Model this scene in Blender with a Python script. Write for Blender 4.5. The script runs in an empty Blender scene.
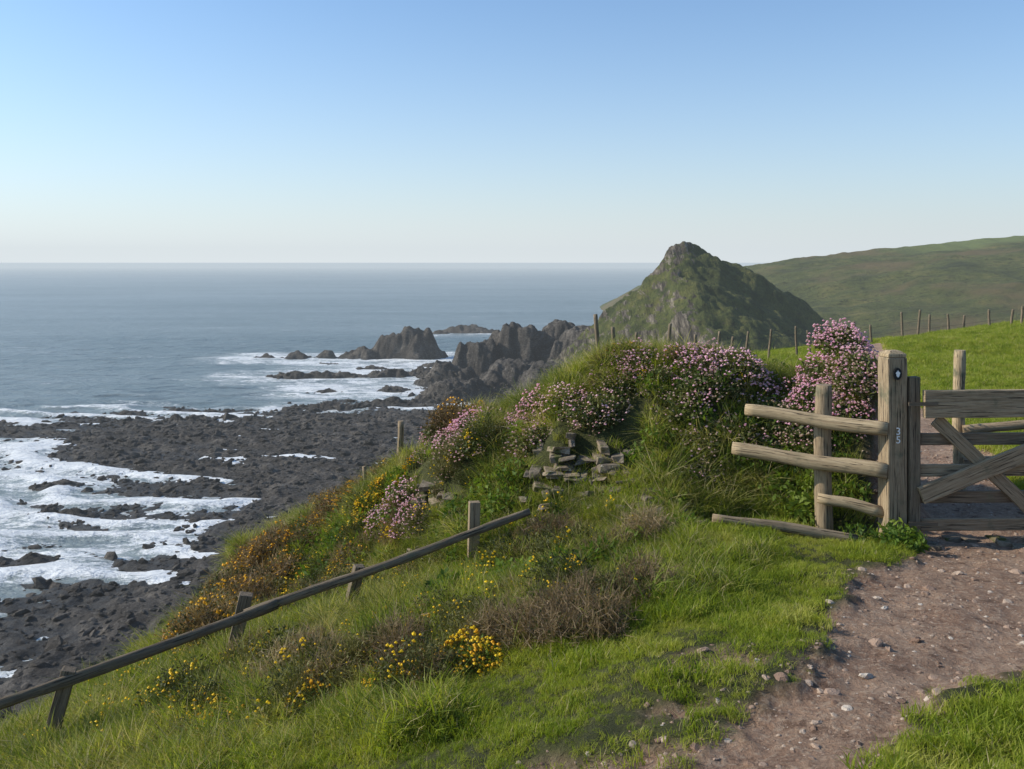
import bpy, math, numpy as np
from mathutils import Vector, Matrix
rng=np.random.default_rng(7)
SEA=-50.0
scene=bpy.context.scene
# ---------------------------------------------------------------- noise
def _h(ix,iy,s):
    n=(ix.astype(np.int64)*374761393+iy.astype(np.int64)*668265263+s*1442695041)&0xffffffff
    n=((n^(n>>13))*1274126177)&0xffffffff
    n=n^(n>>16)
    return (n&0xffffff)/float(0xffffff)
def vn(x,y,s=0):
    x=np.asarray(x,float);y=np.asarray(y,float)
    ix=np.floor(x);iy=np.floor(y);fx=x-ix;fy=y-iy
    fx=fx*fx*fx*(fx*(fx*6-15)+10);fy=fy*fy*fy*(fy*(fy*6-15)+10)
    a=_h(ix,iy,s);b=_h(ix+1,iy,s);c=_h(ix,iy+1,s);d=_h(ix+1,iy+1,s)
    return (a*(1-fx)+b*fx)*(1-fy)+(c*(1-fx)+d*fx)*fy-0.5
def fbm(x,y,o=4,s=0,g=0.5):
    r=0;a=1
    for i in range(o):
        r=r+a*vn(x*2**i+13.7*i,y*2**i-7.1*i,s+i);a*=g
    return r
def ridged(x,y,o=4,s=0):
    r=0;a=1
    for i in range(o):
        r=r+a*(0.5-2*np.abs(vn(x*2**i+3.1*i,y*2**i+9.2*i,s+i)));a*=.5
    return r
def sstep(a,b,x):
    t=np.clip((x-a)/(b-a),0,1);return t*t*(3-2*t)
def sd_poly(x,y,P):
    x=np.asarray(x,float);y=np.asarray(y,float)
    d=np.full(x.shape,1e18);ins=np.zeros(x.shape,bool);n=len(P)
    for i in range(n):
        ax,ay=P[i];bx,by=P[(i+1)%n];ex,ey=bx-ax,by-ay
        t=np.clip(((x-ax)*ex+(y-ay)*ey)/(ex*ex+ey*ey),0,1)
        d=np.minimum(d,(x-ax-t*ex)**2+(y-ay-t*ey)**2)
        if ay!=by:
            c=((ay>y)!=(by>y))&(x<(bx-ax)*(y-ay)/(by-ay)+ax);ins^=c
    d=np.sqrt(d);return np.where(ins,-d,d)
def d_line(x,y,P):
    d=np.full(np.shape(x),1e18);v=np.zeros(np.shape(x))
    for i in range(len(P)-1):
        ax,ay,az=P[i];bx,by,bz=P[i+1];ex,ey=bx-ax,by-ay
        t=np.clip(((x-ax)*ex+(y-ay)*ey)/(ex*ex+ey*ey),0,1)
        q=(x-ax-t*ex)**2+(y-ay-t*ey)**2
        m=q<d;d=np.where(m,q,d);v=np.where(m,az+t*(bz-az),v)
    return np.sqrt(d),v
# ---------------------------------------------------------------- near terrain
def plane(x,y): 
    return -1.45-0.11*y+0.32*np.minimum(x-1,0)
C=[]
for yy in (-4,-1,1,3,5,7,9):
    for xx in (-6,-4,-2,0,1,2,4,7,12):
        z=plane(xx,yy)
        if xx>4: z+=0.06*(xx-4)
        C.append((xx,yy,z))
C+=[(-4,11.5,-4.1),(-2,11.5,-3.7),(0,12,-3.2),(2,12,-2.8),(4,12,-2.4),(6,12,-2.45),(9,12,-2.3),(5,20,-3.0),(11,20,-3.0),(16,20,-2.7),(1,20,-3.6),
 (-3,16,-4.6),(3,40,-4.8),(9,35,-3.9),(14,35,-3.55),(22,40,-3.6),(34,60,-4.2),(23,60,-5.6),(12,60,-6.6),(6,60,-8),(55,60,-2),(50,100,-16),
 (20,100,-20),(80,100,-10),(20,130,-30),(90,130,-25),(40,20,-.5),(30,10,0.3)]
C=np.array(C,float)
D=np.hypot(C[:,0][:,None]-C[:,0],C[:,1][:,None]-C[:,1])
n=len(C);A=np.zeros((n+3,n+3));A[:n,:n]=D
A[:n,n]=1;A[:n,n+1]=C[:,0];A[:n,n+2]=C[:,1];A[n:,:n]=A[:n,n:].T
W=np.linalg.solve(A,np.concatenate([C[:,2],[0,0,0]]))
def base(x,y):
    r=W[n]+W[n+1]*x+W[n+2]*y
    for i in range(n):
        r=r+W[i]*np.sqrt((x-C[i,0])**2+(y-C[i,1])**2+0.04)
    return r
CREST=[(-4.2,12.2,-4.6),(-3.2,13,-4.05),(-2.3,12.6,-3.45),(-1.5,11.8,-2.95),(-.95,11.3,-2.5),(-.3,10.9,-2.0),(.34,10.5,-1.62),(1.03,10.1,-1.40),(1.8,9.8,-1.28),(2.9,9.4,-1.15),(3.4,9.15,-1.05)]
EY=[-10,-5,5,7,8.2,9.2,11,13,15,17,20,30,60,130,200]
EX=[-8,-6.5,-4.5,-3.95,-3.75,-3.35,-3.2,-3.7,-3.0,-1.4,0,1,5,12,20]
PATH=[(4.9,7.6),(3.3,7.35),(3.2,6.9),(2.5,6.45),(2.2,5.9),(2.0,5.24),(1.5,4.5),(1.03,3.85),(.72,3.49),(.42,3.1),(.0,2.5),(-.4,1),(-.8,-3),(1.1,-3),(.95,1),(1.05,2.5),(1.22,3.2),(1.45,3.6),(1.95,3.98),(2.5,4.3),(3.7,5.2),(5.6,7.2)]
PATH2=[(4.05,7.3,0),(4.3,9,0),(5.4,12,0),(8,20,0),(13.9,35,0),(19,48,0)]
def path_sd(x,y):
    d=sd_poly(x,y,PATH)
    d2,_=d_line(x,y,PATH2);d2=d2-(0.85-.004*y)
    d=np.minimum(d,d2)
    b=np.hypot((x-.40)/2.4,(y-3.62))-.10
    b2=np.hypot((x-1.1)/1.6,(y-4.5))-.07
    b3=np.hypot((x-.75)/1.5,(y-4.05))-.04
    d=np.minimum(np.minimum(d,b3),np.minimum(b,b2))
    return d+fbm(x*2.1,y*2.1,4,50)*.20+fbm(x*9,y*9,3,51)*.10-.01
def bank_s(x,y):
    xx=np.where(x>3.4,3.4+(x-3.4)*2.3,x)
    d,zc=d_line(xx,y,CREST)
    w=np.interp(x,[-4,-1.5,0,1.2,2.1,3.2],[1.6,2.1,2.7,2.5,1.8,1.45])+.3*fbm(x*.9,y*.9,2,4)
    return 1-sstep(.10,1,d/w),zc
def H(x,y):
    x=np.asarray(x,float);y=np.asarray(y,float)
    b=base(x,y);s,zc=bank_s(x,y)
    z=b+np.maximum(zc-b,0)*s
    z=z+np.minimum(s*1.5,1)*(fbm(x*1.4,y*1.4,3,9)*.42+ridged(x*1.3,y*1.3,2,12)*.12)
    p=path_sd(x,y)
    g=sstep(-.12,.12,p)
    far=sstep(10,40,y)
    z=z+fbm(x*.7,y*.7,3,1)*.12*(.4+.6*g)+fbm(x*.1,y*.1,3,2)*.6*far
    z=z+fbm(x*5,y*5,3,3)*.035-(1-g)*.06
    e=np.interp(y,EY,EX)+fbm(x*0+y*.8,y*.3,3,6)*.6
    t=np.maximum(e-x,0)
    z=z-np.where(t<.8,t*t*.9,.576+(t-.8)*(1.9+.8*fbm(x*.25,y*.25,4,8)))
    return np.maximum(z,-53)
# ---------------------------------------------------------------- mesh helpers
def new_mesh(name,V,F,mats=(),smooth=True,link=True,attrs=None,midx=None):
    me=bpy.data.meshes.new(name)
    V=np.asarray(V,np.float32)
    if isinstance(F,np.ndarray):
        k=F.shape[1];nf=len(F)
        me.vertices.add(len(V));me.vertices.foreach_set('co',V.ravel())
        me.loops.add(nf*k);me.loops.foreach_set('vertex_index',F.ravel().astype(np.int32))
        me.polygons.add(nf);me.polygons.foreach_set('loop_start',(np.arange(nf)*k).astype(np.int32))
        me.update(calc_edges=True)
    else:
        me.from_pydata(V.tolist(),[],[list(f) for f in F])
    for m in mats: me.materials.append(m)
    if midx is not None: me.polygons.foreach_set('material_index',np.asarray(midx,np.int32))
    me.polygons.foreach_set('use_smooth',[smooth]*len(me.polygons))
    if attrs:
        for k,a in attrs.items():
            at=me.attributes.new(k,'FLOAT','POINT');at.data.foreach_set('value',np.asarray(a,np.float32).ravel())
    me.update()
    ob=bpy.data.objects.new(name,me)
    if link: scene.collection.objects.link(ob)
    return ob
def grid(name,X,Y,Z,mats,attrs=None,smooth=True):
    m,nn=X.shape
    V=np.stack([X,Y,Z],-1).reshape(-1,3)
    i=np.arange(m*nn).reshape(m,nn)
    F=np.stack([i[:-1,:-1],i[:-1,1:],i[1:,1:],i[1:,:-1]],-1).reshape(-1,4)
    a=V[F[0,1]]-V[F[0,0]];b=V[F[0,3]]-V[F[0,0]]
    if a[0]*b[1]-a[1]*b[0]<0: F=F[:,::-1].copy()
    return new_mesh(name,V,F,mats,smooth,True,attrs)
# ---------------------------------------------------------------- materials
class M:
    def __init__(s,name):
        s.m=bpy.data.materials.new(name);s.m.use_nodes=True;s.t=s.m.node_tree;s.n=s.t.nodes;s.l=s.t.links
        s.b=s.n['Principled BSDF'];s.out=s.n['Material Output']
        s.b.inputs['Specular IOR Level'].default_value=.25
    def N(s,t,**k):
        nd=s.n.new(t)
        for a,v in k.items(): setattr(nd,a,v)
        return nd
    def L(s,a,b): s.l.new(a,b)
    def co(s,kind='Object',scale=(1,1,1),rot=(0,0,0)):
        if kind=='Pos': o=s.N('ShaderNodeNewGeometry').outputs['Position']
        else: o=s.N('ShaderNodeTexCoord').outputs[kind]
        mp=s.N('ShaderNodeMapping');mp.inputs['Scale'].default_value=scale;mp.inputs['Rotation'].default_value=rot
        s.L(o,mp.inputs[0]);return mp.outputs[0]
    def noise(s,co,sc=1,det=6,rough=.6,dist=0):
        nd=s.N('ShaderNodeTexNoise');nd.inputs['Scale'].default_value=sc;nd.inputs['Detail'].default_value=det
        nd.inputs['Roughness'].default_value=rough;nd.inputs['Distortion'].default_value=dist
        s.L(co,nd.inputs['Vector']);return nd.outputs['Fac']
    def ramp(s,f,stops):
        r=s.N('ShaderNodeValToRGB');e=r.color_ramp.elements
        while len(e)<len(stops): e.new(.5)
        for i,(p,c) in enumerate(stops):
            e[i].position=p;e[i].color=(*c,1) if len(c)==3 else c
        s.L(f,r.inputs[0]);return r.outputs[0]
    def mix(s,f,a,b,bt='MIX'):
        m=s.N('ShaderNodeMix',data_type='RGBA',blend_type=bt)
        for v,i in ((f,0),(a,6),(b,7)):
            if isinstance(v,(int,float)): m.inputs[i].default_value=v
            elif isinstance(v,tuple): m.inputs[i].default_value=(*v,1)
            else: s.L(v,m.inputs[i])
        return m.outputs[2]
    def math(s,op,a,b=0,c=0):
        m=s.N('ShaderNodeMath',operation=op)
        for v,i in ((a,0),(b,1),(c,2)):
            if isinstance(v,(int,float)): m.inputs[i].default_value=v
            else: s.L(v,m.inputs[i])
        return m.outputs[0]
    def mr(s,v,a,b,c=0,d=1,sm=True):
        m=s.N('ShaderNodeMapRange');m.interpolation_type='SMOOTHSTEP' if sm else 'LINEAR'
        s.L(v,m.inputs[0]);
        for i,q in zip((1,2,3,4),(a,b,c,d)): m.inputs[i].default_value=q
        return m.outputs[0]
    def attr(s,name,ty='GEOMETRY'):
        a=s.N('ShaderNodeAttribute');a.attribute_name=name;a.attribute_type=ty;return a.outputs['Fac']
    def bump(s,h,st=.5,d=.02,prev=None):
        b=s.N('ShaderNodeBump');b.inputs['Strength'].default_value=st;b.inputs['Distance'].default_value=d
        s.L(h,b.inputs['Height'])
        if prev is not None: s.L(prev,b.inputs['Normal'])
        return b.outputs[0]
    def fin(s,col,rough=.9,nrm=None):
        s.L(col,s.b.inputs['Base Color']) if not isinstance(col,tuple) else setattr(s.b.inputs['Base Color'],'default_value',(*col,1))
        if isinstance(rough,(int,float)): s.b.inputs['Roughness'].default_value=rough
        else: s.L(rough,s.b.inputs['Roughness'])
        if nrm is not None: s.L(nrm,s.b.inputs['Normal'])
        return s.m
def leafmat(name,cols,trans=.4,noise_sc=1.2,rough=.6):
    s=M(name)
    oi=s.N('ShaderNodeObjectInfo').outputs['Random']
    nz=s.noise(s.co('Pos'),noise_sc,4)
    f=s.math('ADD',s.math('MULTIPLY',oi,.5),s.math('MULTIPLY',s.mr(nz,.35,.65),.5))
    col=s.ramp(f,[(i/(len(cols)-1),c) for i,c in enumerate(cols)])
    s.fin(col,rough)
    tr=s.N('ShaderNodeBsdfTranslucent');s.L(s.mix(1.0,col,(1.0,1.0,.55),'MULTIPLY'),tr.inputs[0])
    mx=s.N('ShaderNodeMixShader');mx.inputs[0].default_value=trans
    s.L(s.b.outputs[0],mx.inputs[1]);s.L(tr.outputs[0],mx.inputs[2]);s.L(mx.outputs[0],s.out.inputs[0])
    return s.m
# ground
s=M('ground_mat');p=s.co('Pos')
n1=s.noise(p,3,8,.65);n2=s.noise(p,30,6,.7);n3=s.noise(p,.35,5)
soil=s.ramp(n1,[(.3,(.22,.125,.08)),(.55,(.37,.235,.155)),(.75,(.47,.325,.23))])
soil=s.mix(s.mr(n2,.45,.7),soil,(.49,.36,.26))
soil=s.mix(s.mr(s.noise(p,9,5,.7),.53,.67),soil,(.18,.105,.068))
vor=s.N('ShaderNodeTexVoronoi');vor.inputs['Scale'].default_value=28;s.L(p,vor.inputs['Vector'])
grass_far=s.ramp(s.noise(p,1.3,8,.7),[(.3,(.09,.12,.016)),(.5,(.18,.21,.03)),(.7,(.26,.27,.06))])
grass_far=s.mix(s.mr(n3,.45,.65),grass_far,(.27,.24,.075))
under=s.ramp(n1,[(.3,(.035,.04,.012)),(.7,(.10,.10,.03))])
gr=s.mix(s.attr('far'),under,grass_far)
gr=s.mix(s.attr('cliff'),gr,s.ramp(s.noise(p,.9,8,.75),[(.38,(.07,.05,.035)),(.5,(.16,.115,.075)),(.62,(.10,.105,.04))]))
col=s.mix(s.attr('path'),gr,soil)
pb=s.bump(n2,1.,.05,s.bump(n1,.8,.12,s.bump(vor.outputs['Distance'],-.4,.04)))
ground_m=s.fin(col,.95,pb)
# rocks / beach
s=M('shore_rock_mat');p=s.co('Pos')
a=s.noise(p,.12,10,.75);b=s.noise(s.co('Pos',(1,.25,3),(0,0,.5)),.8,8,.75);c=s.noise(p,1.6,8,.75)
col=s.ramp(a,[(.35,(.045,.038,.033)),(.5,(.11,.093,.078)),(.64,(.24,.205,.17))])
col=s.mix(s.mr(b,.5,.62),col,(.06,.05,.043))
col=s.mix(s.mr(c,.53,.7),col,(.28,.245,.205))
col=s.mix(s.attr('wet'),col,(.06,.058,.056))
shore_m=s.fin(col,s.mr(s.attr('wet'),0,1,.85,.4),s.bump(c,1,1.0,s.bump(b,1,1.8)))
# headland
s=M('headland_mat');p=s.co('Pos')
st=s.noise(s.co('Pos',(1,.3,1),(0,.75,.3)),.28,9,.7,.4)
st2=s.noise(s.co('Pos',(2.6,.25,.4),(0,.6,.2)),.3,9,.75,.3)
rock=s.ramp(st2,[(.40,(.04,.032,.025)),(.5,(.15,.12,.09)),(.60,(.36,.30,.225))])
gr=s.ramp(s.noise(p,.12,9,.75),[(.35,(.045,.06,.016)),(.5,(.11,.125,.03)),(.65,(.21,.19,.055))])
gr=s.mix(s.mr(s.noise(p,.7,7,.8),.5,.65),gr,(.045,.05,.018))
k=s.mr(s.math('ADD',s.attr('rock'),s.math('MULTIPLY',s.math('SUBTRACT',st,.5),2.6)),.45,.55)
head_m=s.fin(s.mix(k,gr,rock),.95,s.bump(st2,1,2.6,s.bump(s.noise(p,.8,8,.8),1,1.2)))
# hill
s=M('hill_mat');p=s.co('Pos')
a=s.noise(p,.035,9,.75);b=s.noise(p,.25,8,.85);c2=s.noise(p,.012,4)
col=s.ramp(a,[(.35,(.06,.072,.024)),(.5,(.125,.14,.04)),(.65,(.22,.195,.065))])
col=s.mix(s.mr(b,.5,.62),col,(.05,.057,.022))
col=s.mix(s.mr(c2,.5,.62),col,(.18,.14,.06),)
col=s.mix(s.attr('top'),col,(.20,.24,.08))
hill_m=s.fin(col,.95,s.bump(b,1,5))
# sea
s=M('sea_mat');p=s.co('Pos')
A=s.attr('foam')
big=s.noise(s.co('Pos',(.35,1,1),(0,0,.25)),.06,4,.6,.6)
fine=s.noise(s.co('Pos',(.5,1.3,1),(0,0,.2)),.25,10,.75,1.0)
lac=s.noise(s.co('Pos',(.7,1.2,1)),1.4,6,.7,1.0)
F=s.math('ADD',A,s.math('ADD',s.math('MULTIPLY',s.math('SUBTRACT',big,.5),1.7),s.math('MULTIPLY',s.math('SUBTRACT',fine,.5),2.8)))
F=s.math('ADD',F,s.math('MULTIPLY',s.math('SUBTRACT',lac,.5),1.6))
fm=s.mr(F,.36,.86)
deep=s.ramp(s.noise(s.co('Pos',(.25,1,1)),.01,7,.7),[(.38,(.11,.16,.17)),(.62,(.19,.24,.25))])
deep=s.mix(s.mr(s.noise(s.co('Pos',(.4,1.6,1)),.12,6,.7),.5,.66),deep,(.075,.11,.12))
deep=s.mix(s.mr(A,.0,.7),deep,(.23,.27,.265))
col=s.mix(fm,deep,(.84,.84,.83))
w1=s.noise(s.co('Pos',(.5,1.3,1),(0,0,.2)),.16,6,.65,.3);w2=s.noise(s.co('Pos',(.6,1.4,1),(0,0,-.1)),.9,5,.7)
nb=s.bump(w2,.9,.6,s.bump(w1,1.,3.2))
s.b.inputs['IOR'].default_value=1.33
sea_m=s.fin(col,s.mr(fm,0,1,.33,.9),nb);s.b.inputs['Specular IOR Level'].default_value=.6
# wood
def wood(name,c0,c1,c2):
    s=M(name);p=s.co('Object',(1,1,.06));q=s.co('Object')
    g=s.noise(p,60,8,.7,.5);l=s.noise(q,6,5,.6);cr=s.noise(s.co('Object',(1,1,.03)),110,3,.6)
    oi=s.N('ShaderNodeObjectInfo').outputs['Random']
    col=s.ramp(g,[(.3,c0),(.5,c1),(.72,c2)])
    col=s.mix(s.mr(l,.5,.75),col,(.16,.15,.09))
    col=s.mix(s.mr(cr,.56,.64),col,(.03,.022,.016))
    col=s.mix(s.math('MULTIPLY',oi,.35),col,(.12,.09,.06))
    return s.fin(col,.85,s.bump(g,1,.01,s.bump(cr,-1,.01)))
wood_pale=wood('weathered_wood_mat',(.24,.16,.088),(.43,.32,.19),(.57,.44,.28))
wood_dark=wood('dark_wood_mat',(.085,.06,.04),(.20,.15,.10),(.34,.26,.175))
wood_mid=wood('gate_wood_mat',(.19,.13,.074),(.37,.27,.165),(.50,.385,.25))
s=M('stone_mat');q=s.co('Pos');oi=s.attr('tone')
a=s.noise(q,14,8,.7)
col=s.mix(oi,s.ramp(a,[(.3,(.16,.115,.075)),(.7,(.40,.31,.215))]),s.ramp(a,[(.3,(.07,.055,.042)),(.7,(.23,.185,.135))]))
col=s.mix(s.mr(s.noise(q,35,4),.6,.7),col,(.40,.35,.27))
col=s.mix(s.mr(s.noise(q,6,5),.52,.62),col,(.08,.085,.025))
stone_m=s.fin(col,.95,s.bump(a,.9,.03))
s=M('pebble_mat');oi=s.N('ShaderNodeObjectInfo').outputs['Random']
peb_m=s.fin(s.ramp(oi,[(0,(.22,.135,.09)),(.5,(.37,.255,.185)),(.9,(.48,.37,.28)),(1,(.55,.48,.40))]),.9,s.bump(s.noise(s.co('Object'),8,4),.5,.05))
grass_short=leafmat('grass_short_mat',[(.14,.19,.014),(.23,.29,.025),(.34,.37,.045),(.46,.43,.12)],.5,1.6)
grass_long=leafmat('grass_long_mat',[(.06,.09,.014),(.15,.19,.025),(.29,.30,.05),(.50,.43,.18)],.5)
weed_m=leafmat('leaf_mat',[(.045,.09,.014),(.11,.18,.02),(.21,.27,.034)],.45)
gorse_m=leafmat('gorse_mat',[(.03,.038,.012),(.075,.08,.02),(.17,.15,.045)],.25)
brown_m=leafmat('dry_twig_mat',[(.13,.085,.048),(.25,.175,.10),(.39,.29,.17)],.3)
rust_m=leafmat('rust_gorse_mat',[(.08,.06,.02),(.21,.12,.036),(.35,.21,.055)],.3)
yellow_m=leafmat('yellow_flower_mat',[(.85,.52,.01),(.9,.67,.02)],.35)
orange_m=leafmat('orange_flower_mat',[(.80,.40,.01),(.87,.52,.015)],.35)
pink_m=leafmat('thrift_flower_mat',[(.74,.36,.50),(.82,.50,.60),(.80,.58,.62)],.4)
dry_pink=leafmat('dry_thrift_mat',[(.40,.29,.20),(.56,.40,.31),(.62,.40,.38)],.4)
cushion_m=leafmat('thrift_leaf_mat',[(.06,.08,.02),(.17,.175,.05)],.25)
straw_m=leafmat('straw_mat',[(.36,.30,.13),(.60,.50,.26)],.45)
# ---------------------------------------------------------------- ground mesh
th=np.concatenate([np.linspace(-100,-42,60)[:-1],np.linspace(-42,42,720),np.linspace(42,100,60)[1:]])*math.pi/180
rr=0.4*np.exp(np.arange(0,math.log(135/.4),.0072))
R,T=np.meshgrid(rr,th,indexing='ij')
X=R*np.sin(T);Y=R*np.cos(T)-.5
Z=H(X,Y)
pm=1-sstep(-.05,.12,path_sd(X,Y))
e=np.interp(Y,EY,EX)
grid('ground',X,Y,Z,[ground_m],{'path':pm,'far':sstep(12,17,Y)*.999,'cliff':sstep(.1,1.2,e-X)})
# ---------------------------------------------------------------- far hill
xs=np.linspace(60,900,420);ys=np.linspace(110,1000,420);X,Y=np.meshgrid(xs,ys)
zr=np.interp(X,[60,100,140,162,200,250,341,450,700,900],[-60,-28,-7,-2,3.5,9,17.5,24,30,34])
Z=zr-np.where(Y<600,(600-Y)*.085+np.maximum(0,420-Y)*.05,(Y-600)*.05)
Z=Z+fbm(X*.012,Y*.012,5,20)*9*sstep(620,400,Y)+fbm(X*.1,Y*.1,4,22)*1.6
grid('hill',X,Y,Z,[hill_m],{'top':sstep(550,580,Y+fbm(X*.03,Y*.03,2,3)*30)*sstep(220,300,X)})
# ---------------------------------------------------------------- headland tor
xs=np.arange(-25,190,.6);ys=np.arange(190,470,.75);X,Y=np.meshgrid(xs,ys)
cy=np.interp(Y,[190,230,270,300,330,344,350,356,368,400,470],[-64,-50,-33,-18,-5,4.6,7.6,6.5,1,-12,-44])
xr=np.interp(Y,[190,270,350,470],[66,68,68,60])
dx=X-xr+fbm(Y*.05,X*.02,3,31)*9
prof=np.where(dx<0,np.interp(-dx,[0,3,6,9,12,24,45,66,90],[0,1.0,3.5,10,13.5,26,43,59,73]),np.interp(dx,[0,6,13,22,30,42,60,90],[0,2.2,6.5,10.5,15,23.5,39,60]))
Z=cy-prof
rk=sstep(4,-6,dx)
strat=ridged((X*.8+Y*.45)*.05,(Y*.8-X*.3)*.014,6,33)
gul=ridged(Y*.035+X*.012,X*.006,4,34)
fold=ridged((X+Y*.9)*.13,(Y-X)*.012,4,37)
Z=Z+rk*(strat*4.6+gul*sstep(-3,-18,dx)*5.0+fold*1.5)+(1-rk)*fbm(X*.06,Y*.06,5,35)*2.8+fbm(X*.25,Y*.25,4,36)*2.0
top=np.exp(-((X-66)**2/60+(Y-350)**2/150));Z=Z+top*ridged(X*.2,Y*.12,3,40)*1.8
rock=rk*.52+top*.5+.3*sstep(-20,-38,Z)*rk-gul*.30*rk
rock=np.where(dx>3,.10+top*.4,rock)
grid('headland',X,Y,Z,[head_m],{'rock':rock})
# ---------------------------------------------------------------- shore
LAND=[(-85,60),(-74,100),(-63,116),(-48,130),(-47,146),(-58,168),(-72,190),(-86,216),(-122,250),(-142,264),(-128,280),(-84,288),(-62,303),(-34,294),(-20,318),(-28,352),(-12,372),(20,384),(60,420),(90,440),(150,300),(150,60)]
MOUNDS=[(2,386,22,13,23.5,.30),(22,390,20,14,23,.3),(-12,380,17,11,17,.25),(-24,368,17,9,9,.2),(-50,472,13,9,15.5,.2),(-62,472,16,8,11.5,.2),(-76,470,13,8,6,.2),(-112,468,9,5,4.5,0),(-97,470,6,4,3.4,0),(-128,470,12,4,2.0,0),(-30,640,24,12,4.6,.1),(-52,630,10,6,2.3,0),
 (-82,391,30,4,2.6,.1),(-55,393,14,5,3.2,.1),(-30,388,13,7,6,.1),(-95,284,34,3.5,1.8,.1),(-60,306,18,5,2.0,.1),(-42,316,12,8,3,.1),(-20,330,14,14,7,.2),(0,345,16,24,12,.2),(14,325,18,30,13,.2),(-34,402,16,6,3,.1),(34,372,20,16,22,.3),
 (-66,420,9,4,2.2,0),(-90,440,7,3,1.8,0),(-38,430,8,5,3,.1),(-46,350,9,4,2,0),(-70,345,10,3,1.6,0),(-100,200,9,4,1.3,0),(-88,178,7,3,1.2,0),(-80,150,7,3,1.2,0)]
def shore_h(X,Y):
    wx=fbm(X*.03,Y*.03,5,60)*26;wy=fbm(X*.03,Y*.03,5,61)*18
    sd=-sd_poly(X+wx,Y+wy,LAND)
    z=np.clip(sd*.045,-3.5,.9)+np.clip(sd-60,0,200)*.05
    led=ridged((X*.5+Y)*.09,(X-Y*.5)*.02,6,62)
    z=z+led*.95+fbm(X*.4,Y*.4,4,63)*.7+ridged(X*.11,Y*.11,4,66)*.45
    for mx,my,rx,ry,h,fl in MOUNDS:
        q=np.sqrt(((X-mx+wx*.10)/rx)**2+((Y-my+wy*.10)/ry)**2)
        q=q+fbm(X*.10,Y*.10,5,64)*.42
        m=h*(1-sstep(fl,1.15,q))
        m=m+np.clip(m,0,9)*.28*ridged((X*.9+Y*.3)*.10,Y*.06,6,65)
        z=np.maximum(z,np.where(m>.04*h,m+fbm(X*.35,Y*.35,4,67)*1.8-.6,-9))
    return z,sd
xs=np.arange(-170,70,.5);ys=np.arange(60,500,.55);X,Y=np.meshgrid(xs,ys)
z,sd=shore_h(X,Y)
grid('rocky_beach',X,Y,SEA+z,[shore_m],{'wet':sstep(1.3,.2,z)*.7},True)
xs=np.arange(-80,20,1.);ys=np.arange(600,680,1.);X,Y=np.meshgrid(xs,ys)
z,_=shore_h(X,Y);grid('sea_stack',X,Y,SEA+z,[shore_m],{'wet':z*0})
# ---------------------------------------------------------------- sea
def ax(a,b,st,lo,hi,g=1.25):
    m=list(np.arange(a,b,st));k=st;v=m[-1]
    while v<hi: k*=g;v+=k;m.append(v)
    k=st;v=m[0];l=[]
    while v>lo: k*=g;v-=k;l.append(v)
    return np.array(l[::-1]+m)
xs=ax(-320,90,1.3,-60000,60000);ys=ax(55,620,1.3,-500,60000)
X,Y=np.meshgrid(xs,ys)
z,sd=shore_h(X,Y)
d=np.maximum(-sd,0)
foam=np.clip(1-d/210,0,1)*.78*sstep(340,260,Y)+np.clip(1-d/60,0,1)*.5*sstep(260,330,Y)
for mx,my,rx,ry,h,fl in MOUNDS:
    q=np.hypot((X-mx)/(rx+26),(Y-my)/(ry+30));foam=np.maximum(foam,(1-sstep(.25,1.4,q))*.78)
dn=sstep(700,560,Y)*sstep(-420,-300,X)
ph=(Y*.93+X*.28+fbm(X*.012,Y*.02,4,70)*42)*2*math.pi/19
cr=np.sin(ph);br=sstep(.3,.98,cr)*sstep(-.35,.12,fbm(X*.02,Y*.05,3,71))
near=sstep(210,25,d)*sstep(380,300,Y)
foam=foam+near*(br*.55-.20)
sw=.30*cr*np.clip(.3+near,0,1)+near*br*.45
Zs=SEA+dn*(sw+fbm(X*.1,Y*.2,3,72)*.5)
grid('sea',X,Y,Zs,[sea_m],{'foam':np.clip(foam,0,1.3)*dn})
# ---------------------------------------------------------------- sea haze: glowing, absorbing box over the coast, standing in for scattered light
s=M('sea_haze_mat');s.n.remove(s.b)
va=s.N('ShaderNodeVolumeAbsorption');va.inputs['Color'].default_value=(0,0,0,1);va.inputs['Density'].default_value=1/6500
em=s.N('ShaderNodeEmission');em.inputs['Color'].default_value=(.66,.725,.765,1);em.inputs['Strength'].default_value=1/6500
ad=s.N('ShaderNodeAddShader');s.L(va.outputs[0],ad.inputs[0]);s.L(em.outputs[0],ad.inputs[1]);s.L(ad.outputs[0],s.out.inputs['Volume'])
xa,xb,ya,yb,za,zb=-7000,7000,-60,8000,-64,130
new_mesh('sea_haze',[(x,y,z) for z in(za,zb) for y in(ya,yb) for x in(xa,xb)],[(0,2,3,1),(4,5,7,6),(0,1,5,4),(2,6,7,3),(0,4,6,2),(1,3,7,5)],[s.m],False)
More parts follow.
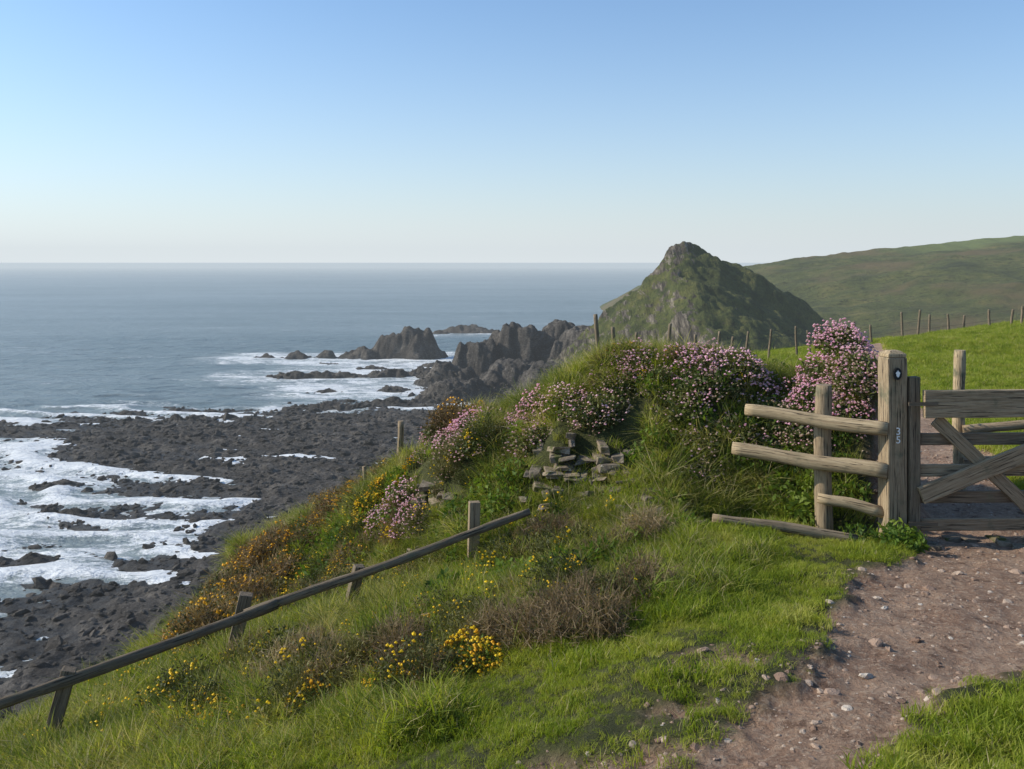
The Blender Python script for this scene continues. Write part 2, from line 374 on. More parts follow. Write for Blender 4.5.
# ---------------------------------------------------------------- wood pieces
def frame(p0,p1,roll=0):
    p0=Vector(p0);p1=Vector(p1);z=(p1-p0).normalized()
    ref=Vector((0,-1,0)) if abs(z.y)<.9 else Vector((0,0,1))
    x=ref.cross(z).normalized();y=z.cross(x)
    m=Matrix((x,y,z)).transposed().to_4x4()
    return Matrix.Translation(p0)@m@Matrix.Rotation(roll,4,'Z'),(p1-p0).length
def log(name,p0,p1,r0,r1,mat,parent=None,flat=1.,seg=14,rough=.07,bend=.0):
    M4,L=frame(p0,p1);ns=max(6,int(L/.08))
    V=[];F=[];o=rng.random()*50
    for i in range(ns+1):
        t=i/ns;r=r0+(r1-r0)*t
        if i in(0,ns): r*=.93
        bx=bend*math.sin(math.pi*t)+.008*math.sin(t*7+o)
        for j in range(seg):
            a=2*math.pi*j/seg
            k=r*(1+rough*2*float(vn(np.array(math.cos(a)*1.5+o),np.array(t*L*5+math.sin(a)*1.5),3)))
            V.append((k*math.cos(a)+bx,k*math.sin(a)*flat,t*L))
    for i in range(ns):
        for j in range(seg):
            F.append((i*seg+j,i*seg+(j+1)%seg,(i+1)*seg+(j+1)%seg,(i+1)*seg+j))
    F.append(tuple(range(seg))[::-1]);F.append(tuple(ns*seg+j for j in range(seg)))
    ob=new_mesh(name,V,F,[mat],True);ob.matrix_world=M4
    for pl in list(ob.data.polygons)[-2:]: pl.use_smooth=False
    if parent: ob.parent=parent
    return ob
def plank(name,p0,p1,w,t,mat,parent=None,roll=0,chamfer=0.0,bev=.006):
    M4,L=frame(p0,p1,roll);ns=max(2,int(L/.12))
    V=[];F=[];o=rng.random()*50
    for i in range(ns+1):
        z=i/ns*L
        e=(1+.06*float(vn(np.array(z*6+o),np.array(o),5)))
        k=1.
        if i==ns and chamfer: k=1-chamfer
        for sx,sy in((-1,-1),(1,-1),(1,1),(-1,1)):
            V.append((sx*w/2*e*k,sy*t/2*e*k,z+(rng.random()-.5)*.004*(i in(0,ns))))
    for i in range(ns):
        for j in range(4): F.append((i*4+j,i*4+(j+1)%4,(i+1)*4+(j+1)%4,(i+1)*4+j))
    F.append((3,2,1,0));F.append(tuple(ns*4+j for j in range(4)))
    ob=new_mesh(name,V,F,[mat],False);ob.matrix_world=M4
    b=ob.modifiers.new('b','BEVEL');b.width=bev;b.segments=2;b.limit_method='ANGLE';b.angle_limit=math.radians(40)
    if parent: ob.parent=parent
    return ob
def empty(name):
    e=bpy.data.objects.new(name,None);scene.collection.objects.link(e);return e
def hz(x,y): return float(H(np.array([x]),np.array([y]))[0])
# gate post
gp=empty('gate_post')
plank('post',(3.17,7.5,-2.55),(3.17,7.5,-.79),.172,.16,wood_mid,gp,0.16,0,.01)
plank('cap',(3.17,7.5,-.788),(3.17,7.5,-.735),.168,.156,wood_pale,gp,0.16,.45,.006)
s=M('black_plate_mat');blk=s.fin((.015,.015,.015),.5)
s=M('white_paint_mat');wht=s.fin((.8,.8,.78),.5)
yf=7.5-.08-.016
circ=[(.034*math.cos(i*math.pi/8),.05*math.sin(i*math.pi/8)) for i in range(16)]
plate=new_mesh('waymark_plate',[(3.17+a,yf-.010,-.92+b) for a,b in circ]+[(3.17+a,yf+.03,-.92+b) for a,b in circ],
   [tuple(range(16))]+[(i,(i+1)%16,16+(i+1)%16,16+i) for i in range(16)],[blk],False);plate.parent=gp
ac=[(.0,-.04),(.016,-.022),(.02,0),(.024,.004),(.022,.018),(.006,.028),(.004,.038),(-.004,.038),(-.006,.028),(-.022,.018),(-.024,.004),(-.02,0),(-.016,-.022)]
acorn=new_mesh('acorn_symbol',[(3.17+a*.75,yf-.014,-.92+b*.75) for a,b in ac],[tuple(range(len(ac)))[::-1]],[wht],False);acorn.parent=gp
for tx,zz in(('3',-1.42),('5',-1.49)):
    cu=bpy.data.curves.new('number_'+tx,'FONT');cu.body=tx;cu.size=.085;cu.extrude=.001;cu.align_x='CENTER'
    ob=bpy.data.objects.new('number_'+tx,cu);scene.collection.objects.link(ob);ob.location=(3.175,yf-.008,zz);ob.rotation_euler=(math.pi/2,0,0)
    ob.data.materials.append(wht);ob.parent=gp
# gate
g=empty('wooden_gate');gy=7.44
plank('hanging_stile',(3.325,gy+.02,-2.36),(3.325,gy+.02,-.95),.09,.085,wood_dark,g)
plank('closing_stile',(5.0,gy+.02,-2.3),(5.0,gy+.02,-.98),.09,.075,wood_mid,g)
plank('top_rail',(3.375,gy-.06,-1.165),(5.05,gy-.06,-1.15),.225,.05,wood_mid,g)
for i,z in enumerate((-1.47,-1.73,-1.95,-2.18)):
    plank('rail_%d'%(i+1),(3.385,gy+.03,z),(4.95,gy+.03,z+.01),.10,.03,wood_mid if i%2 else wood_dark,g)
plank('long_brace',(3.36,gy-.045,-1.92),(4.93,gy-.045,-1.13-.15),.145,.04,wood_mid,g)
plank('cross_brace',(3.50,gy-.005,-1.30),(4.45,gy-.005,-2.2),.11,.035,wood_mid,g)
for z in(-1.16,-2.14):
    plank('hinge',(3.24,gy-.09,z),(3.48,gy-.09,z),.03,.008,wood_dark,g,0,0,.001)
cp=empty('gate_closing_post');plank('post',(5.17,7.5,-2.5),(5.17,7.5,-.8),.17,.17,wood_mid,cp)
# rail fence beside the gate
rf=empty('rail_fence')
log('post',(2.69,7.78,-2.55),(2.69,7.78,-1.06),.076,.07,wood_mid,rf)
log('rail_top',(2.07,7.98,-1.31),(3.10,7.42,-1.385),.052,.060,wood_pale,rf,.8)
log('rail_middle',(1.96,8.0,-1.66),(3.10,7.43,-1.735),.056,.066,wood_pale,rf,.8)
log('rail_low',(2.60,7.66,-2.0),(3.10,7.5,-2.08),.045,.05,wood_pale,rf,.8)
log('rail_bottom',(1.66,7.45,-2.11),(2.80,7.3,-2.25),.038,.048,wood_mid,rf,.8)
bp=empty('fence_post_and_rail')
log('post',(4.72,9.5,-2.6),(4.72,9.5,-.93),.062,.058,wood_pale,bp)
log('rail',(4.72,9.42,-1.75),(7.2,9.1,-1.5),.05,.05,wood_mid,bp)
log('rail_lower',(4.72,9.42,-2.1),(7.2,9.1,-1.9),.05,.05,wood_mid,bp)
# leaning rail fence on the slope
lf=empty('sloping_rail_fence')
def post(nm,x,y,h,lx,ly,r,par,mat=wood_dark):
    z=hz(x,y);plank(nm,(x-lx*.3,y-ly*.3,z-.25),(x+lx,y+ly,z+h),r*2,r*1.7,mat,par,rng.random()*.5)
post('post_1',-3.40,6.55,.60,.18,.0,.05,lf)
post('post_2',-2.36,7.5,.58,.14,.02,.055,lf)
post('post_3',-1.45,7.75,.48,.14,-.02,.045,lf)
p4=hz(-.36,8.15);plank('post_4',(-.36,8.15,p4-.25),(-.34,8.15,-2.17),.10,.085,wood_mid,lf,.2)
log('rail_1',(-4.9,5.5,-3.33),(-1.9,7.3,-2.78),.038,.042,wood_dark,lf,.6,12,.12)
log('rail_2',(-2.15,7.24,-2.84),(.16,8.05,-2.24),.040,.034,wood_dark,lf,.6,12,.12)
bf=empty('broken_fence')
for i,(x,y,h,lx,r) in enumerate([(-1.42,11.3,.80,.02,.045),(-1.36,11.35,.66,.26,.035),(-1.8,11.5,.5,-.1,.028)]):
    z=hz(x,y);log('post_%d'%i,(x,y,z-.2),(x+lx,y,z+h),r,r*.85,wood_dark if i%2 else wood_mid,bf)
wf=empty('wire_fence')
def fence_line(par,pts,h,r,prefix,wires=2):
    tops=[]
    for i,(x,y) in enumerate(pts):
        hb=h+(.55 if y<25 else 0)
        z=hz(x,y);hh=hb*(.75+.45*rng.random());lx=(rng.random()-.5)*.45
        log('%s_post_%d'%(prefix,i),(x,y,z-.3),(x+lx,y,z+hh),r,r*.9,wood_dark,par,1,8)
        tops.append(Vector((x+lx*.7,y,z+hb*.7)))
    for k in range(wires):
        for i in range(len(tops)-1):
            o=Vector((0,0,-.35*k*h))
            log('%s_wire_%d_%d'%(prefix,k,i),tops[i]+o,tops[i+1]+o,.006,.006,blk,par,1,4,0)
def along(k,y): return (k*y,y)
fence_line(wf,[along(k,y) for k,y in((.104,19),(.121,20.5),(.137,22),(.167,24),(.2055,27),(.2233,28.5),(.2389,30),(.2567,32),(.2844,34),(.3167,36),(.3333,38),(.3589,40))],1.35,.05,'edge')
wf2=empty('field_fence')
fence_line(wf2,[along(k,y) for k,y in((.3833,52),(.40,53),(.4344,55),(.45,56),(.4633,57),(.4856,58),(.502,58),(.531,56),(.5533,54),(.5656,52),(.592,50))],1.4,.08,'field')
# ---------------------------------------------------------------- dry stone wall bits
SV=[];SF=[];ST=[]
def stone(c,sx,sy,sz,rot,tilt):
    P=np.array([(a,b,d) for a in(-1,1) for b in(-1,1) for d in(-1,1)],float)
    P*=(.60+.55*rng.random((8,3)));P*=(sx/2,sy/2,sz/2)
    R=np.array(Matrix.Rotation(rot,3,'Z')@Matrix.Rotation(tilt,3,'Y')@Matrix.Rotation((rng.random()-.5)*.5,3,'X'))
    P=P@R.T+np.array(c);b=len(SV)
    SV.extend(P.tolist());SF.extend([tuple(b+i for i in f) for f in((0,1,3,2),(4,6,7,5),(0,4,5,1),(2,3,7,6),(0,2,6,4),(1,5,7,3))])
    t=rng.random();ST.extend([t]*8)
def face_y(x,z,y0=7.0,y1=12):
    yy=np.linspace(y0,y1,160);hh=H(np.full(160,x),yy);i=np.argmax(hh>z);return yy[i] if hh[i]>z else None
def wallbit(x0,x1,z0,z1,y0,y1,keep,out=.08):
    z=z0
    while z<z1:
        th_=.028+.055*rng.random();x=x0+rng.random()*.18
        xe=x1-rng.random()*.2
        while x<xe:
            w=.06+.17*rng.random()
            y=face_y(x,z,y0,y1)
            if y is not None and rng.random()<keep:
                stone((x+w/2,y-out+rng.random()*.11,z+(rng.random()-.5)*.03),w,.34,th_*1.05,(rng.random()-.5)*.6,(rng.random()-.5)*.34-.04)
            x+=w+.006
        z+=th_
wallbit(.1,.66,-2.30,-1.72,7.0,10.5,.85,.12);wallbit(.55,1.3,-2.26,-1.92,7.0,10.5,.72,.11);wallbit(.3,1.1,-1.92,-1.74,7.0,10.8,.5,.08)
wallbit(-1.15,-.62,-2.98,-2.42,8.0,11.6,.9,.14);wallbit(-.75,-.40,-2.7,-2.45,8.0,11.6,.7,.12)
for k in range(44):
    x=.1+rng.random()*1.5;y=7.5+rng.random()*1.3;stone((x,y,hz(x,y)+.04),.08+.12*rng.random(),.12,.06,rng.random()*3,.3)
for k in range(18):
    x=3.4+rng.random()*1.3;y=7.3+rng.random()*.35;stone((x,y,hz(x,y)+.0),.1+.12*rng.random(),.12,.06,rng.random()*3,.1)
ob=new_mesh('dry_stone_wall',SV,SF,[stone_m],False,True,{'tone':ST})
b=ob.modifiers.new('b','BEVEL');b.width=.009;b.segments=2
# ---------------------------------------------------------------- plant prototypes
def blades(nb,rad,h0,h1,w,lean,seg=2,curve=.5,r=rng):
    V=[];F=[]
    for i in range(nb):
        a=r.random()*6.283;q=rad*math.sqrt(r.random());x,y=q*math.cos(a),q*math.sin(a)
        h=h0+(h1-h0)*r.random();la=r.random()*6.283;ln=lean*(.3+r.random());wa=r.random()*3.1416
        dx,dy=math.cos(la),math.sin(la);wx,wy=math.cos(wa)*w/2,math.sin(wa)*w/2;b=len(V)
        for k in range(seg+1):
            t=k/seg;o=h*ln*(t**(1+curve*2));z=h*(t-.35*ln*t*t)
            ww=1-.25*t if k<seg else .12
            V.append((x+dx*o-wx*ww,y+dy*o-wy*ww,z));V.append((x+dx*o+wx*ww,y+dy*o+wy*ww,z))
        for k in range(seg): F.append((b+2*k,b+2*k+1,b+2*k+3,b+2*k+2))
    return V,F
def leaves(nl,rad,h,size,r=rng,shell=.5):
    V=[];F=[]
    for i in range(nl):
        u=r.random()*2-1;a=r.random()*6.283;q=(shell+(1-shell)*r.random());s_=math.sqrt(1-u*u)
        c=np.array([rad*q*s_*math.cos(a),rad*q*s_*math.sin(a),max(0.0,h*(.5+.5*u*q))])
        d=r.normal(size=3);d/=np.linalg.norm(d);e_=r.normal(size=3);e_-=d*e_.dot(d);e_/=np.linalg.norm(e_)
        L=size*(.6+.8*r.random());w=L*.45;b=len(V)
        V+= [tuple(c),tuple(c+d*L*.5+e_*w*.5),tuple(c+d*L),tuple(c+d*L*.5-e_*w*.5)];F.append((b,b+1,b+2,b+3))
    return V,F
def blobs(nl,rad,h,size,r=rng,ups=-.1,groups=0):
    V=[];F=[];G=[(r.random()*6.283,r.random()) for _ in range(groups)]
    for i in range(nl):
        if groups:
            ga,gu=G[r.integers(groups)];a=ga+r.normal()*.28;u=min(.99,max(ups,gu+r.normal()*.15))
        else: u=ups+(1-ups)*r.random();a=r.random()*6.283
        s_=math.sqrt(max(0,1-u*u));q=.9+.18*r.random()
        c=np.array([rad*q*s_*math.cos(a),rad*q*s_*math.sin(a),max(.01,h*u*q)])
        z=size*(.7+.6*r.random());b=len(V)
        for o in((1,0,0),(0,1,0),(-1,0,0),(0,-1,0),(0,0,.8),(0,0,-.5)): V.append(tuple(c+np.array(o)*z))
        F+=[(b,b+1,b+4),(b+1,b+2,b+4),(b+2,b+3,b+4),(b+3,b,b+4),(b+1,b,b+5),(b+2,b+1,b+5),(b+3,b+2,b+5),(b,b+3,b+5)]
    return V,F
def twigs(nt,rad,h,w,r=rng,sub=5):
    V=[];F=[]
    def strip(p,q,w):
        d=np.array(q)-np.array(p);s_=np.cross(d,r.normal(size=3));s_/=np.linalg.norm(s_)+1e-9;b=len(V)
        V.extend([tuple(p-s_*w),tuple(p+s_*w),tuple(q+s_*w*.3),tuple(q-s_*w*.3)]);F.append((b,b+1,b+2,b+3))
    for i in range(nt):
        a=r.random()*6.283;u=.15+.85*r.random();s_=math.sqrt(1-u*u)*1.0
        t=np.array([rad*s_*math.cos(a),rad*s_*math.sin(a),h*u])*(.75+.35*r.random());m=t*.55+r.normal(size=3)*.05*rad
        strip(np.zeros(3),m,w*1.4);strip(m,t,w)
        for k in range(sub):
            f=.35+.65*r.random();c=t*f;strip(c,c+r.normal(size=3)*rad*.16+t*.12,w*.9)
            c=t*f*.98;strip(c,c+r.normal(size=3)*rad*.12+t*.08,w*.7)
    return V,F
def proto(col,name,parts):
    V=[];F=[];mi=[];mats=[]
    for (v,f),m in parts:
        b=len(V);V+=v;F+=[tuple(i+b for i in q) for q in f]
        if m not in mats: mats.append(m)
        mi+=[mats.index(m)]*len(f)
    ob=new_mesh(name,V,F,mats,False,False,None,mi);col.objects.link(ob);return ob
def scatter(name,pts,scl,col,tilt=.12,nproto=1):
    pts=np.asarray(pts);k=len(pts)
    ob=new_mesh(name,pts,[],[])
    me=ob.data
    rot=np.stack([rng.normal(size=k)*tilt,rng.normal(size=k)*tilt,rng.random(k)*6.283],-1).astype(np.float32)
    a=me.attributes.new('rot','FLOAT_VECTOR','POINT');a.data.foreach_set('vector',rot.ravel())
    a=me.attributes.new('scl','FLOAT','POINT');a.data.foreach_set('value',np.asarray(scl,np.float32))
    a=me.attributes.new('idx','INT','POINT');a.data.foreach_set('value',rng.integers(0,nproto,k).astype(np.int32))
    ng=bpy.data.node_groups.new(name+'_gn','GeometryNodeTree')
    ng.interface.new_socket('Geometry',in_out='INPUT',socket_type='NodeSocketGeometry')
    ng.interface.new_socket('Geometry',in_out='OUTPUT',socket_type='NodeSocketGeometry')
    N=ng.nodes;L=ng.links;gi=N.new('NodeGroupInput');go=N.new('NodeGroupOutput')
    ci=N.new('GeometryNodeCollectionInfo');ci.inputs['Collection'].default_value=col
    ci.inputs['Separate Children'].default_value=True;ci.inputs['Reset Children'].default_value=True
    ip=N.new('GeometryNodeInstanceOnPoints');ip.inputs['Pick Instance'].default_value=True
    def na(n_,t):
        q=N.new('GeometryNodeInputNamedAttribute');q.data_type=t;q.inputs['Name'].default_value=n_;return q.outputs['Attribute']
    er=N.new('FunctionNodeEulerToRotation')
    L.new(gi.outputs[0],ip.inputs['Points']);L.new(ci.outputs[0],ip.inputs['Instance'])
    L.new(na('rot','FLOAT_VECTOR'),er.inputs[0]);L.new(er.outputs[0],ip.inputs['Rotation'])
    L.new(na('scl','FLOAT'),ip.inputs['Scale']);L.new(na('idx','INT'),ip.inputs['Instance Index'])
    L.new(ip.outputs[0],go.inputs[0])
    md=ob.modifiers.new('scatter','NODES');md.node_group=ng
    return ob
def coll(n_): return bpy.data.collections.new(n_)
c_short=coll('short_grass_parts')
for i in range(5): proto(c_short,'tuft_%d'%i,[(blades(46,.075,.03,.075,.0045,.7),grass_short)]+([(blades(6,.07,.03,.07,.004,.8),straw_m)] if i%2 else []))
c_med=coll('medium_grass_parts')
for i in range(5): proto(c_med,'tuft_%d'%i,[(blades(44,.09,.08,.20,.006,.8,3),grass_long if i%2 else grass_short)]+[(blades(5,.07,.12,.22,.004,.6,3),straw_m)])
c_long=coll('long_grass_parts')
for i in range(5): proto(c_long,'tuft_%d'%i,[(blades(60,.10,.18,.42,.0075,1.1,4),grass_long)]+[(blades(10,.07,.25,.48,.005,.8,4),straw_m)])
c_weed=coll('leafy_plant_parts')
for i in range(4): proto(c_weed,'weed_%d'%i,[(leaves(160,.16,.22,.05),weed_m),(blades(12,.1,.1,.25,.006,.7,3),grass_short)])
c_flw=coll('wildflower_parts')
for i in range(3): proto(c_flw,'flower_%d'%i,[(blades(10,.05,.1,.2,.004,.5,3),grass_short),(leaves(24,.09,.1,.03),weed_m),(blobs(9,.08,.2,.010,rng,.4),yellow_m)])
c_gorse=coll('gorse_parts')
for i in range(3): proto(c_gorse,'gorse_%d'%i,[(twigs(110,.3,.36,.003),gorse_m),(leaves(650,.29,.35,.03,rng,.6),gorse_m),(blobs(34,.3,.36,.014,rng,.1,6),yellow_m)])
c_gorse_y=coll('flowering_gorse_parts')
for i in range(3): proto(c_gorse_y,'gorse_%d'%i,[(twigs(90,.22,.28,.003),gorse_m),(leaves(300,.2,.26,.028,rng,.6),weed_m),(blobs(100,.22,.28,.016,rng,.1,9),yellow_m),(blobs(36,.22,.28,.015,rng,.1,5),orange_m)])
c_rust=coll('rusty_gorse_parts')
for i in range(3): proto(c_rust,'gorse_%d'%i,[(twigs(120,.3,.36,.0035),brown_m),(leaves(750,.29,.34,.03,rng,.6),rust_m if i else gorse_m),(blobs(44,.3,.35,.013,rng,.2,7),orange_m)])
c_brown=coll('dry_shrub_parts')
for i in range(4): proto(c_brown,'shrub_%d'%i,[(twigs(120,.28,.38,.003,rng,8),brown_m),(leaves(140,.25,.34,.018,rng,.3),brown_m),(leaves(360,.26,.30,.025,rng,.3),gorse_m),(blades(14,.2,.2,.42,.006,.7,3),grass_long)])
c_thrift=coll('thrift_parts')
for i in range(3): proto(c_thrift,'thrift_%d'%i,[(leaves(480,.16,.13,.035,rng,.5),cushion_m),(blobs(50,.19,.17,.009),dry_pink),(blobs(120,.2,.19,.011),pink_m),(twigs(60,.18,.17,.0012,rng,0),straw_m)])
c_dry=coll('faded_thrift_parts')
for i in range(3): proto(c_dry,'thrift_%d'%i,[(leaves(560,.17,.14,.035,rng,.5),cushion_m),(blobs(80,.19,.17,.009),dry_pink),(blobs(24,.2,.18,.0095),pink_m),(twigs(110,.18,.17,.0015,rng,0),straw_m)])
def ico_rock(nm,c,mat,fl,sub=2):
    import bmesh
    bm=bmesh.new();bmesh.ops.create_icosphere(bm,subdivisions=sub,radius=.5)
    for v in bm.verts:
        v.co*=.7+.55*rng.random()*.7;v.co.z*=fl;v.co.x*=1.2
    me=bpy.data.meshes.new(nm);bm.to_mesh(me);bm.free();me.materials.append(mat);ob=bpy.data.objects.new(nm,me);c.objects.link(ob)
c_peb=coll('pebble_parts')
for i in range(4): ico_rock('pebble_%d'%i,c_peb,peb_m,.55)
c_bld=coll('boulder_parts')
for i in range(5): ico_rock('boulder_%d'%i,c_bld,shore_m,.5,1)
# ---------------------------------------------------------------- scattering
def samp(k,x0,x1,y0,y1,fan=.66,pad=.8):
    x=x0+(x1-x0)*rng.random(k);y=y0+(y1-y0)*rng.random(k)
    m=(np.abs(x)<np.maximum(y,0)*fan+pad);return x[m],y[m]
def put(x,y,dz=0): return np.stack([x,y,H(x,y)+dz],-1)
def edge_ok(x,y,m=-.3): return x>np.interp(y,EY,EX)+m
def stonezone(x,y):
    return ((x>.05)&(x<1.35)&(y>7.6)&(y<9.3))|((x>-1.2)&(x<-.35)&(y>9.0)&(y<10.8))
def railzone(x,y): return (x>1.45)&(x<2.9)&(y>6.75)&(y<7.9)
x,y=samp(62000,-5,6.5,1.2,9.0);p=path_sd(x,y);s_,_=bank_s(x,y)
zone=p+fbm(x*1.2,y*1.2,3,90)*.8
m=(p>.03)&(s_<.12)&edge_ok(x,y)&(zone<2.2)&(rng.random(len(x))<np.clip(.10+p*2.2,0,1))
patch=.75+1.1*np.clip(fbm(x*2.2,y*2.2,3,95)+.15,-.3,.6)
scatter('short_grass',put(x[m],y[m],-.008),(.5+.5*rng.random(m.sum())+np.clip(p[m],0,1)*.5)*patch[m],c_short,.15,5)
m2=(p>.25)&(s_<.5)&edge_ok(x,y)&(zone>1.0)&~railzone(x,y)&(rng.random(len(x))<.5)
scatter('meadow_grass',put(x[m2],y[m2],-.01),(.5+.6*rng.random(m2.sum()))*np.clip(patch[m2]+.1,.5,1.5),c_med,.2,5)
x,y=samp(22000,-4.6,4.2,6.4,13.8);s_,_=bank_s(x,y);p=path_sd(x,y);sz=stonezone(x,y)
dn=fbm(x*1.1,y*1.1,3,91)
m=(s_>.03)&(p>.15)&edge_ok(x,y)&~railzone(x,y)&~(sz&(rng.random(len(x))<.9))
ml=m&(dn>-.12)&(rng.random(len(x))<.42)
scatter('long_grass',put(x[ml],y[ml],-.03),(.4+.6*rng.random(ml.sum()))*np.where(sz[ml],.5,1),c_long,.35,5)
mm=m&(dn<.25)&(rng.random(len(x))<.42)
scatter('bank_grass',put(x[mm],y[mm],-.02),.6+.7*rng.random(mm.sum()),c_med,.35,5)
mw=(p>.25)&(s_>.01)&(s_<.85)&(dn<.2)&edge_ok(x,y)&~sz&~railzone(x,y)&(rng.random(len(x))<.17)
scatter('leafy_plants',put(x[mw],y[mw],-.05),.5+.8*rng.random(mw.sum()),c_weed,.25,4)
x,y=samp(30000,-5.5,1.0,3.5,13.5);p=path_sd(x,y);s_,_=bank_s(x,y)
m=edge_ok(x,y,-.35)&(s_<.3)&(p>1.5)&(rng.random(len(x))<.4)
scatter('slope_grass',put(x[m],y[m],-.02),.6+.6*rng.random(m.sum()),c_med,.25,5)
gn=fbm(x*.9,y*.9,4,93)
m=edge_ok(x,y,-.35)&(s_<.3)&(p>1.7)&(gn>-.12)&(rng.random(len(x))<.2)
scatter('slope_long_grass',put(x[m],y[m],-.03),.35+.5*rng.random(m.sum()),c_long,.35,5)
m=edge_ok(x,y,-.1)&(s_<.4)&(p>1.9)&(gn<.06)&(y<9)&(rng.random(len(x))<.022)
scatter('wildflowers',put(x[m],y[m],0),.7+.6*rng.random(m.sum()),c_flw,.3,3)
# rough scrub over slope and bank, following noise so that it has no outline of its own
x,y=samp(9000,-4.3,3.6,5.0,13.4);p=path_sd(x,y);s_,_=bank_s(x,y);sz=stonezone(x,y)
sc=fbm(x*.75+4,y*.75,4,97)
band=np.exp(-((y-(5.9-.25*x))/.75)**2)*(x<.9)*(x>-2.9)
m=edge_ok(x,y,.05)&(p>1.0)&~sz&~railzone(x,y)&(sc+.30*band>.17)&((s_>.25)|(y>8.6)|(band>.3))&(rng.random(len(x))<.11)
k=rng.random(len(x))
for nm,lo,hi,cc,nn,a_,b_ in(('gorse_scrub',0,.42,c_gorse,3,.35,.8),('heather_scrub',.42,.75,c_brown,4,.35,.8),('rusty_scrub',.75,1,c_rust,3,.35,.75)):
    q=m&(k>=lo)&(k<hi);scatter(nm,put(x[q],y[q],-.03),a_+(b_-a_)*rng.random(q.sum()),cc,.35,nn)
yy=8+52*rng.random(42000)**1.5;xx=yy*(.2+.5*rng.random(42000));p=path_sd(xx,yy);s_,_=bank_s(xx,yy)
m=(p>.0)&(s_<.1)&edge_ok(xx,yy,.5)
scatter('field_grass',put(xx[m],yy[m],-.01),(.8+.8*rng.random(m.sum()))*(1+yy[m]*.03),c_short,.2,5)
def clump(name,spots,col,n_,tilt=.2,sc=(.7,1.2)):
    P=[];S=[]
    for (cx,cy_,r,k) in spots:
        a=rng.random(k)*6.283;q=r*np.sqrt(rng.random(k));X=cx+q*np.cos(a);Y=cy_+q*np.sin(a)*.8
        P.append(put(X,Y,-.04));S.append(sc[0]+(sc[1]-sc[0])*rng.random(k))
    return scatter(name,np.concatenate(P),np.concatenate(S),col,tilt,n_)
clump('gorse_bush',[(-1.55,6.1,.75,17),(-.55,5.65,.65,12),(-2.1,6.6,.6,9),(-.95,6.0,.5,8),(.3,6.0,.6,7),(-2.6,10.2,.6,12),(-2.0,10.4,.5,8),(-3.1,9.6,.3,6),(-1.1,8.6,.6,7),(-3.0,12.4,.6,10),(-.6,9.6,.5,8),(.2,7.5,.5,6)],c_gorse,3,.3,(.35,1.0))
clump('flowering_gorse',[(-1.65,5.9,.6,11),(-.4,5.35,.35,7),(-2.1,6.2,.4,7),(-1.0,5.6,.4,4),(-2.2,9.8,.5,12),(-1.5,10.4,.4,14),(-2.2,7.0,.5,5),(-2.6,9.4,.4,7),(-1.6,8.6,.4,4)],c_gorse_y,3,.3,(.35,.85))
clump('rust_gorse',[(-3.0,10.2,.45,16),(-3.2,11.2,.4,10),(-2.7,11.5,.6,10),(-2.2,12.3,.5,14),(-1.85,11.9,.35,9),(-3.1,11.5,.4,8),(-2.9,9.5,.35,8),(-2.9,8.6,.35,5),(-.7,10.9,.3,3),(-2.4,11.2,.5,8)],c_rust,3,.25,(.65,1.35))
clump('dry_shrub',[(.1,5.6,.7,13),(-.3,5.95,.7,10),(.55,5.8,.45,6),(-1.2,6.4,.6,6),(.75,7.2,.5,5),(-.9,5.9,.5,5),(.1,7.7,.5,7),(-1.8,6.7,.5,4)],c_brown,4,.35,(.35,1.05))
clump('thrift',[(.22,9.7,.16,9),(-.1,10.2,.2,4),(-.55,10.2,.18,7),(1.2,9.5,.2,6),(1.9,9.3,.25,7),(3.2,8.7,.3,8),(2.9,8.9,.3,5),(-1.3,10.1,.2,7),(3.3,9.1,.25,6),(2.4,9.2,.2,6),(-1.0,9.6,.15,4),(.7,9.5,.2,4)],c_thrift,3,.25,(.7,1.5))
clump('faded_thrift',[(.95,9.2,.25,6),(1.75,9.1,.35,8),(2.5,8.8,.35,8),(-.4,9.8,.35,7),(3.0,8.5,.3,7),(-2.9,12.3,.3,6),(-3.2,12.7,.3,6),(2.2,9.4,.3,5),(3.4,8.6,.2,4),(1.2,9.6,.3,5),(.3,9.4,.2,4),(-.9,10.5,.3,5),(1.8,8.6,.3,5)],c_dry,3,.25,(.8,1.7))
clump('weeds',[(.6,7.0,.6,24),(-.2,7.3,.5,14),(1.1,7.3,.35,12),(3.0,7.25,.25,8),(-.2,8.7,.4,12),(-2.8,12.9,.35,12),(1.5,8.6,.3,8),(.4,9.6,.4,8),(.5,8.2,.5,7)],c_weed,4,.2,(.4,1.2))
x,y=samp(26000,-.9,6,1.2,12);p=path_sd(x,y);m=(p<.12)&(rng.random(len(x))<.85)
sz=.012*np.exp(rng.normal(size=m.sum())*.68);sz=np.clip(sz,.004,.10)
scatter('path_pebbles',put(x[m],y[m],-.002),sz,c_peb,.3,4)
# boulders over the beach
x=-165+200*rng.random(36000);y=85+330*rng.random(36000);z,_=shore_h(x,y)
m=(z>-.5)&(z<6)&(x<y*.02+2);x,y,z=x[m],y[m],z[m]
sz=np.clip(.7*np.exp(rng.normal(size=len(x))*.6),.25,4)
scatter('beach_boulders',np.stack([x,y,SEA+z],-1),sz,c_bld,.4,5)
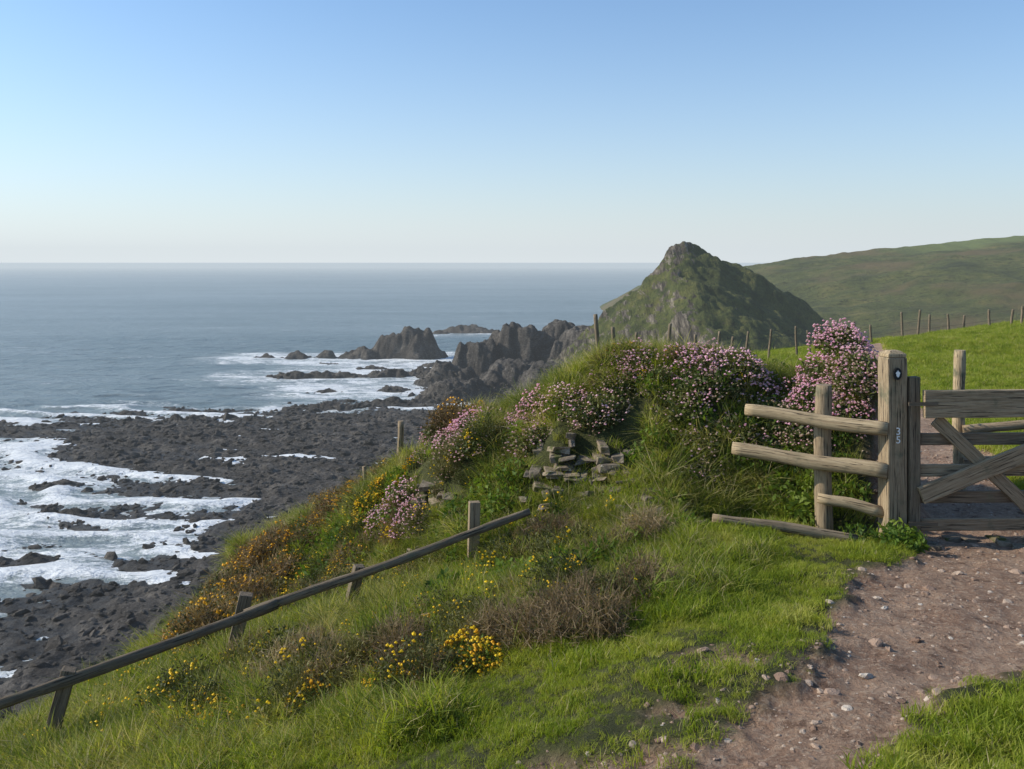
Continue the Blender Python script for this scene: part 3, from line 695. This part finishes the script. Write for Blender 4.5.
# ---------------------------------------------------------------- light, sky, camera
az=math.radians(84);el=math.radians(31)
sd_=Vector((-math.sin(az)*math.cos(el),math.cos(az)*math.cos(el),math.sin(el)))
sun=bpy.data.lights.new('sun','SUN');sun.energy=5;sun.angle=math.radians(.5);sun.color=(1,.93,.80)
so=bpy.data.objects.new('sun',sun);scene.collection.objects.link(so);so.rotation_euler=(-sd_).to_track_quat('-Z','Y').to_euler()
w=bpy.data.worlds.new('World');scene.world=w;w.use_nodes=True;nt=w.node_tree
sk=nt.nodes.new('ShaderNodeTexSky');sk.sky_type='NISHITA';sk.sun_disc=False;sk.sun_elevation=el;sk.sun_rotation=-az
sk.altitude=50;sk.air_density=1.0;sk.dust_density=1.0;sk.ozone_density=2.0
def wn(t,**k):
    q=nt.nodes.new(t)
    for a,v in k.items(): setattr(q,a,v)
    return q
tc=wn('ShaderNodeTexCoord');sx=wn('ShaderNodeSeparateXYZ');nt.links.new(tc.outputs['Generated'],sx.inputs[0])
ab=wn('ShaderNodeMath',operation='ABSOLUTE');nt.links.new(sx.outputs[2],ab.inputs[0])
mu=wn('ShaderNodeMath',operation='MULTIPLY');nt.links.new(ab.outputs[0],mu.inputs[0]);mu.inputs[1].default_value=-8.5
ex=wn('ShaderNodeMath',operation='EXPONENT');nt.links.new(mu.outputs[0],ex.inputs[0])
t1=wn('ShaderNodeMix',data_type='RGBA',blend_type='MULTIPLY');t1.inputs[0].default_value=1
nt.links.new(sk.outputs[0],t1.inputs[6]);t1.inputs[7].default_value=(.72,1.04,1.28,1)
dp=wn('ShaderNodeVectorMath',operation='DOT_PRODUCT');nt.links.new(tc.outputs['Generated'],dp.inputs[0]);dp.inputs[1].default_value=(-math.sin(az),math.cos(az),0)
gm=wn('ShaderNodeMapRange');nt.links.new(dp.outputs['Value'],gm.inputs[0])
for i,v in((1,-.6),(2,1),(3,.86),(4,1.35)): gm.inputs[i].default_value=v
hc=wn('ShaderNodeVectorMath',operation='SCALE');hc.inputs[0].default_value=(5.3,5.6,5.65);nt.links.new(gm.outputs[0],hc.inputs['Scale'])
t2=wn('ShaderNodeMix',data_type='RGBA');nt.links.new(ex.outputs[0],t2.inputs[0]);nt.links.new(t1.outputs[2],t2.inputs[6]);nt.links.new(hc.outputs[0],t2.inputs[7])
bg=nt.nodes['Background'];bg.inputs[1].default_value=.145;nt.links.new(t2.outputs[2],bg.inputs[0])
cam=bpy.data.cameras.new('camera');co=bpy.data.objects.new('camera',cam);scene.collection.objects.link(co)
co.location=(0,0,0);co.rotation_euler=(math.pi/2,0,0);cam.sensor_width=36;cam.lens=900/1024*36;cam.shift_y=-122.5/1024
cam.clip_start=.05;cam.clip_end=120000
scene.camera=co
scene.view_settings.view_transform='Standard';scene.view_settings.look='None';scene.view_settings.exposure=0
